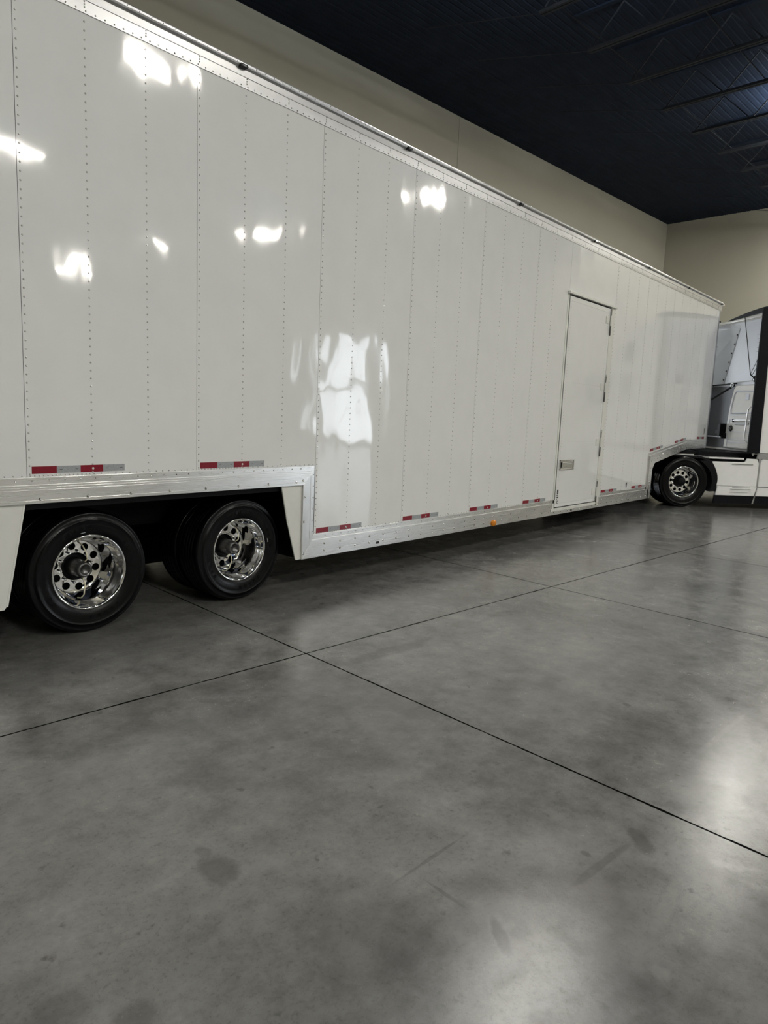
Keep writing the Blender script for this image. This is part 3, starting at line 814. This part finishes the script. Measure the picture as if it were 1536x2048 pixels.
# chassis fairing ahead of the drive wheels
arc2 = [(1.19, .915), (1.25, .83), (1.30, .74), (1.335, .64), (1.35, .55), (1.335, .44)]
f1 = kp(MB().prism(arc2 + [(2.165, .44), (2.165, .90), (2.13, .985), (1.93, .99), (1.90, .93), (1.86, .915)], -WS, -WS+.06), 'chassis_fairing', mTrac, .012)
kp(MB().prism([(1.345, .435), (2.165, .435), (2.16, .40), (2.13, .255), (1.33, .255), (1.35, .40)], -WS-.012, -WS+.06), 'fairing_sill', mTrac, .008, f1)
kp(MB().box(1.60, 2.04, -WS-.014, -WS+.0, .868, .884), 'upper_slot', mGrey, .003, f1)
kp(MB().box(1.62, 2.03, -WS-.05, -WS+.0, .385, .405), 'step_tread', mTrac, .004, f1)
kp(MB().box(1.66, 2.03, -WS-.016, -WS+.0, .408, .424), 'step_slot', mGrey, .002, f1)
kp(MB().prism([(1.60, .32), (1.98, .32), (2.05, .385), (1.62, .385)], -WS-.03, -WS), 'step_bracket', mTrac, .006, f1)
kp(MB().prism([(1.33, .255), (2.14, .255), (2.11, .095), (1.31, .095)], -WS+.01, -WS+.05), 'skirt_flap', mExt, 0, f1)
side_prism('cab_skirt', [(2.20, .44), (5.72, .44), (5.72, .985), (2.235, .985), (2.20, .90)], WS-.06, WS, mTrac, .012)
side_prism('cab_skirt_sill', [(2.20, .43), (5.74, .43), (5.74, .255), (2.165, .255), (2.19, .40)], WS-.06, WS+.012, mTrac, .008)
side_prism('skirt_rubber', [(2.165, .255), (5.70, .255), (5.70, .095), (2.14, .095)], WS-.05, WS-.01, mExt, 0)
kp(MB().prism([(2.165, .99), (2.20, .99), (2.20, .30), (2.15, .10), (2.11, .10), (2.165, .3)], -WS+.01, -WS+.03), 'joint_strip', mGrey)
kp(MB().prism(arc2 + [(2.165, .44), (2.165, .99), (1.9, .99), (1.86, .915)], WS-.06, WS), 'chassis_fairing', mTrac, .012)
# under-cab black mass: tanks, battery box
each([MB().box(1.40, 5.6, -1.15, -.5, .30, .94), MB().box(1.40, 5.6, .5, 1.15, .30, .94)], 'fuel_tank', mBlack, .05)
side_prism('cab_moulding', [(2.13, .99), (5.70, .99), (5.70, 1.10), (2.15, 1.10)], 1.18, 1.215, mGrey, .006)

# sleeper and cab body: cross sections lofted along u
def section(u, wb, wt, zb_, zt, rc=.18, n=6):
    """closed loop of (w, z) from the bottom, w half widths at bottom / top"""
    pts = [(wb, zb_)]
    pts.append((wb, zb_+(zt-zb_)*.55))
    for k in range(n+1):
        a = k/n*PI/2; pts.append((wt-rc+rc*math.cos(a), zt-rc+rc*math.sin(a)))
    half = [(u, -w, z) for w, z in pts]
    return half + [(u, w, z) for w, z in reversed(pts)]
def loft(secs, caps=True):
    m = MB(); n = len(secs[0]); v = [p for s in secs for p in s]; fs = []
    for i in range(len(secs)-1):
        for k in range(n): fs.append((i*n+k, i*n+(k+1) % n, (i+1)*n+(k+1) % n, (i+1)*n+k))
    m.add(v, fs, False)
    if caps: m.add(secs[0], [list(range(n))[::-1]]); m.add(secs[-1], [list(range(n))])
    return m
U0 = 2.30
sleeper = kp(loft([section(U0, 1.20, 1.10, 1.10, 3.83), section(3.0, 1.215, 1.10, 1.10, 3.93), section(4.0, 1.215, 1.10, 1.10, 3.90), section(4.45, 1.21, 1.09, 1.10, 3.82)]), 'sleeper_body', mTrac, .015)
cab = kp(loft([section(4.46, 1.21, 1.08, 1.10, 3.80), section(5.0, 1.18, 1.02, 1.10, 3.55), section(5.5, 1.14, .96, 1.10, 3.10), section(5.95, 1.10, .90, 1.10, 2.35, .12), section(6.1, 1.08, .95, 1.10, 1.95, .10)]), 'cab_body', mTrac, .015)
hood = kp(loft([section(5.9, 1.08, .92, .95, 2.02, .25), section(6.6, 1.02, .80, .95, 1.85, .25), section(7.3, .95, .72, .80, 1.62, .25), section(7.65, .88, .62, .70, 1.30, .2)]), 'hood', mTrac, .02)
kp(MB().box(7.5, 7.78, -1.15, 1.15, .32, .68), 'front_bumper', mTrac, .08)
kp(MB().prism([(-.5, .75), (.5, .75), (.42, 1.3), (-.42, 1.3)], 7.66, 7.69, 'x'), 'grille', mExt, .01)
for s in (-1, 1):
    fa = [(6.35+.60*math.cos(math.radians(a)), .49+.60*math.sin(math.radians(a))) for a in range(0, 181, 12)]
    fa += [(5.72, .49), (5.72, 1.15), (6.0, 1.3), (6.9, 1.25), (7.45, .95), (7.5, .49)]
    kp(MB().prism(fa, s*1.20-(.04 if s > 0 else 0), s*1.20+(.04 if s < 0 else 0)), 'front_fender', mTrac, .01)
    # door, windows, mirror
    y0, y1 = (s*1.215, s*1.228) if s > 0 else (-1.228, -1.215)
    kp(MB().prism([(4.55, 1.15), (5.50, 1.15), (5.62, 2.1), (5.35, 2.95), (4.55, 3.0)], y0-(0 if s < 0 else .05), y1+(.05 if s < 0 else 0)), 'cab_door', mTrac, .01)
    kp(MB().prism([(4.66, 2.05), (5.50, 2.02), (5.30, 2.82), (4.66, 2.86)], y0+s*.006-(0 if s < 0 else .03), y1+s*.006+(.03 if s < 0 else 0)), 'door_window', mGlassDark, .01)
    kp(MB().prism([(3.55, 2.15), (3.95, 2.15), (3.95, 2.75), (3.55, 2.75)], y0-(0 if s < 0 else .03), y1+(.03 if s < 0 else 0)), 'sleeper_window', mGlassDark, .01)
    kp(MB().prism([(3.65, 3.05), (4.0, 3.0), (4.0, 3.45), (3.75, 3.5)], y0-(0 if s < 0 else .08), y1-s*.02+(.08 if s < 0 else 0)), 'skylight_window', mGlassDark, .01)
    kp(MB().box(5.55, 5.68, s*1.42-.12, s*1.42+.12, 1.95, 2.75).tube([(5.6, s*1.1, 2.7), (5.6, s*1.4, 2.7)], .02, 6), 'side_mirror', mExt, .03)
kp(MB().prism([(-.86, 2.05), (.86, 2.05), (.80, 2.75), (-.80, 2.75)], 5.80, 5.98, 'x'), 'windshield', mGlassDark, .01)
# side extenders: black rubber-edged panels reaching back towards the trailer
for s in (-1, 1):
    lo, hi = sorted((s*1.245, s*1.195))
    kp(MB().prism([(1.905, 1.12), (1.93, 1.095), (2.15, 1.10), (2.125, 2.2), (2.085, 3.885), (1.90, 3.885)], lo, hi), 'side_extender', mExt, .008)
    lo, hi = sorted((s*1.215, s*1.185))
    kp(MB().prism([(2.14, 1.11), (2.60, 1.11), (2.60, 3.68), (2.30, 3.80), (2.08, 3.88)], lo, hi), 'extender_panel', mTrac, .006)
kp(MB().lathe([(.03, 0), (.0, -.06)], c=(2.03, -1.22, 1.10), n=8, ax='z').tube([(2.03, -1.22, 1.10), (2.03, -1.22, 1.06)], .018, 8), 'extender_foot', mAluZ)

# back of the sleeper, seen between the extenders
bk = MB()
bk.prism([(-1.16, 1.14), (.19, 1.14), (.155, 1.60), (.10, 2.05), (.02, 2.38), (-.05, 2.46), (-1.16, 2.46)], U0-.07, U0+.02, 'x')
backp = kp(bk, 'back_panel', mTrac, .03)
# raised frame and mouldings on that panel
fms = [MB() for _ in range(7)]
fms[0].tube([(U0-.075, -1.10, 2.32), (U0-.075, -.12, 2.34), (U0-.075, -.06, 2.28), (U0-.075, .02, 1.95), (U0-.075, .0, 1.88), (U0-.075, -1.10, 1.90)], .016, 6)
for q_, z in enumerate((1.84, 1.76, 1.50, 1.34, 1.28)): fms[q_+1].obox((U0-.072, -1.12, z), (U0-.072, .06, z-.004), .012, .012)
fms[6].obox((U0-.072, .06, 1.16), (U0-.072, .02, 1.76), .012, .012)
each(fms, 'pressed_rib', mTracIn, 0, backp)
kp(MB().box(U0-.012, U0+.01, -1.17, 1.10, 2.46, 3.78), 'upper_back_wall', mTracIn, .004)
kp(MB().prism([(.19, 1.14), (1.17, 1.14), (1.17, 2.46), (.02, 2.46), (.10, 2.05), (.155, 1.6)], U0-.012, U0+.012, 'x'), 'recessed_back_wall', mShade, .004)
sms = []
for z in (2.54, 2.46): sms.append(MB()); sms[-1].obox((U0-.02, -1.17, z+.02), (U0-.02, .35, z-.015), .01, .014)
for z in (3.48, 3.40, 3.32, 3.22, 3.14, 2.98, 2.86): sms.append(MB()); sms[-1].obox((U0-.014, -1.12, z), (U0-.014, -.55, z-.02), .006, .008)
each(sms, 'seam_strip', mGrey)
# far inner fairing with its line of black clips
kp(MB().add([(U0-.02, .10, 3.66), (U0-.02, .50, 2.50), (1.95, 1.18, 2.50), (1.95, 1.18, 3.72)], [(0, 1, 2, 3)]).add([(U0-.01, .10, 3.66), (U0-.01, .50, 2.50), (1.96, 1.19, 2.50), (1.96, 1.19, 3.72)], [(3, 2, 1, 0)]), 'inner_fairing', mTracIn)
for k in range(6):
    t = k/5; a = Vector((U0-.05, .12, 3.52)).lerp(Vector((U0-.05, .46, 2.60)), t)
    kp(MB().lathe([(.017, 0), (.017, -.012), (0, -.014)], c=tuple(a), n=10, ax='x'), 'fairing_clip', mLensDark)
# chrome grab handle, latch bar and round badge
kp(MB().tube([(U0-.06, -.86, 2.02), (U0-.15, -.80, 2.01), (U0-.16, -.73, 1.96), (U0-.16, -.72, 1.88), (U0-.16, -.70, 1.42), (U0-.16, -.72, 1.34), (U0-.15, -.82, 1.30), (U0-.06, -.90, 1.30)], .014, 8), 'grab_handle', mSatin)
lb = kp(MB().tube([(U0-.09, -.12, 1.735), (U0-.09, -.86, 1.745)], .012, 8), 'latch_bar', mSatin)
kp(MB().box(U0-.085, U0-.065, -.66, -.18, 1.64, 1.70), 'latch_pull', mGrey, .006, lb)
each([MB().box(U0-.10, U0-.07, -.14, -.10, 1.70, 1.76), MB().box(U0-.10, U0-.07, -.88, -.84, 1.71, 1.77)], 'latch_end', mBlack, .004, lb)
bg_ = kp(MB().lathe([(.062, .0), (.062, -.012), (.05, -.016), (0, -.016)], c=(U0-.07, -.05, 1.565), n=24, ax='x'), 'round_badge', mLensDark)
kp(MB().obox((U0-.088, -.075, 1.545), (U0-.088, -.02, 1.59), .004, .008).obox((U0-.088, -.05, 1.585), (U0-.088, -.04, 1.54), .004, .008), 'badge_mark', mSilver, 0, bg_)
kp(MB().box(U0-.085, U0-.07, -.58, -.46, 2.15, 2.28), 'lock_plate', mTracIn, .01)
kp(MB().lathe([(.072, 0), (.072, -.04), (.05, -.06), (0, -.06)], c=(U0-.01, -.66, 2.575), n=20, ax='x'), 'hose_grommet', mLensDark)
# bracket and connector box on the recessed side
kp(MB().box(U0-.20, U0-.02, .14, .24, 1.38, 1.66).box(U0-.18, U0-.02, .22, .34, 1.42, 1.54).box(U0-.16, U0-.02, .10, .16, 1.34, 1.46), 'connector_box', mBlack, .012)
kp(MB().box(U0-.10, U0-.01, .26, 1.1, 1.36, 1.385), 'catwalk_bracket', mTracIn, .005)
# strap and ring
each([MB().obox((U0-.05, -.05, 2.505), (U0-.10, 1.0, 2.48), .02, .028), MB().obox((U0-.06, .0, 2.47), (U0-.30, .62, 2.10), .02, .034)], 'strap', mBlack)
ring = [(U0-.09, .05+.045*math.cos(a*PI/8), 2.47+.04*math.sin(a*PI/8)) for a in range(16)]
kp(MB().tube(ring, .009, 6, closed=True), 'strap_ring', mSatin)
# air line tracker wires from the roof
A_ = (U0-.16, -.66, 2.66)
each([MB().tube([(U0-.16, -.25, 3.84), A_], .008, 5), MB().tube([(U0-.16, -1.05, 3.25), A_], .005, 5), MB().tube([(U0-.16, -1.02, 2.98), (U0-.16, -.70, 2.62)], .005, 5),
    MB().tube([A_, (U0-.06, -.66, 2.58)], .012, 6)], 'air_line_wire', mBlack)
# roof edge: white lip with black spoiler trim
kp(MB().prism([(1.0, 3.80), (1.0, 3.85), (.4, 3.845), (-.5, 3.885), (-1.12, 3.89), (-1.14, 3.83), (-.3, 3.80)], U0-.06, U0+.1, 'x'), 'roof_lip', mTrac, .01)
sp = []
for k in range(13):
    t = k/12; w = .47-1.58*t; sp.append((w, 3.842+.125*math.sin(min(t*1.15, 1)*PI/2)))
for k in range(12, -1, -1):
    t = k/12; w = .47-1.58*t; sp.append((w, 3.836+.045*t))
kp(MB().prism(sp, U0-.10, U0+.35, 'x'), 'roof_spoiler', mExt, .006)
# hoses from the chassis up to the trailer
hc = MB(); hc2 = MB()
hc.tube([(U0-.15, .3, 1.10), (1.9, .35, .99), (1.4, .3, 1.02), (.9, -.2, 1.14)], .018, 6)
hc2.tube([(U0-.12, -.1, 1.06), (1.8, 0, .95), (1.2, .1, 1.05), (.95, .1, 1.16)], .018, 6)
each([hc, hc2], 'supply_hose', mBlack)
kp(MB().box(1.3, 2.28, -.9, .9, .98, 1.09), 'under_cab_equipment', mBlack, .02)
for w in (-.40,): kp(MB().lathe([(.045, .08), (.035, 0), (0, -.02)], c=(2.0, w, 1.02), n=8, ax='z'), 'bracket_tip', mAluZ)
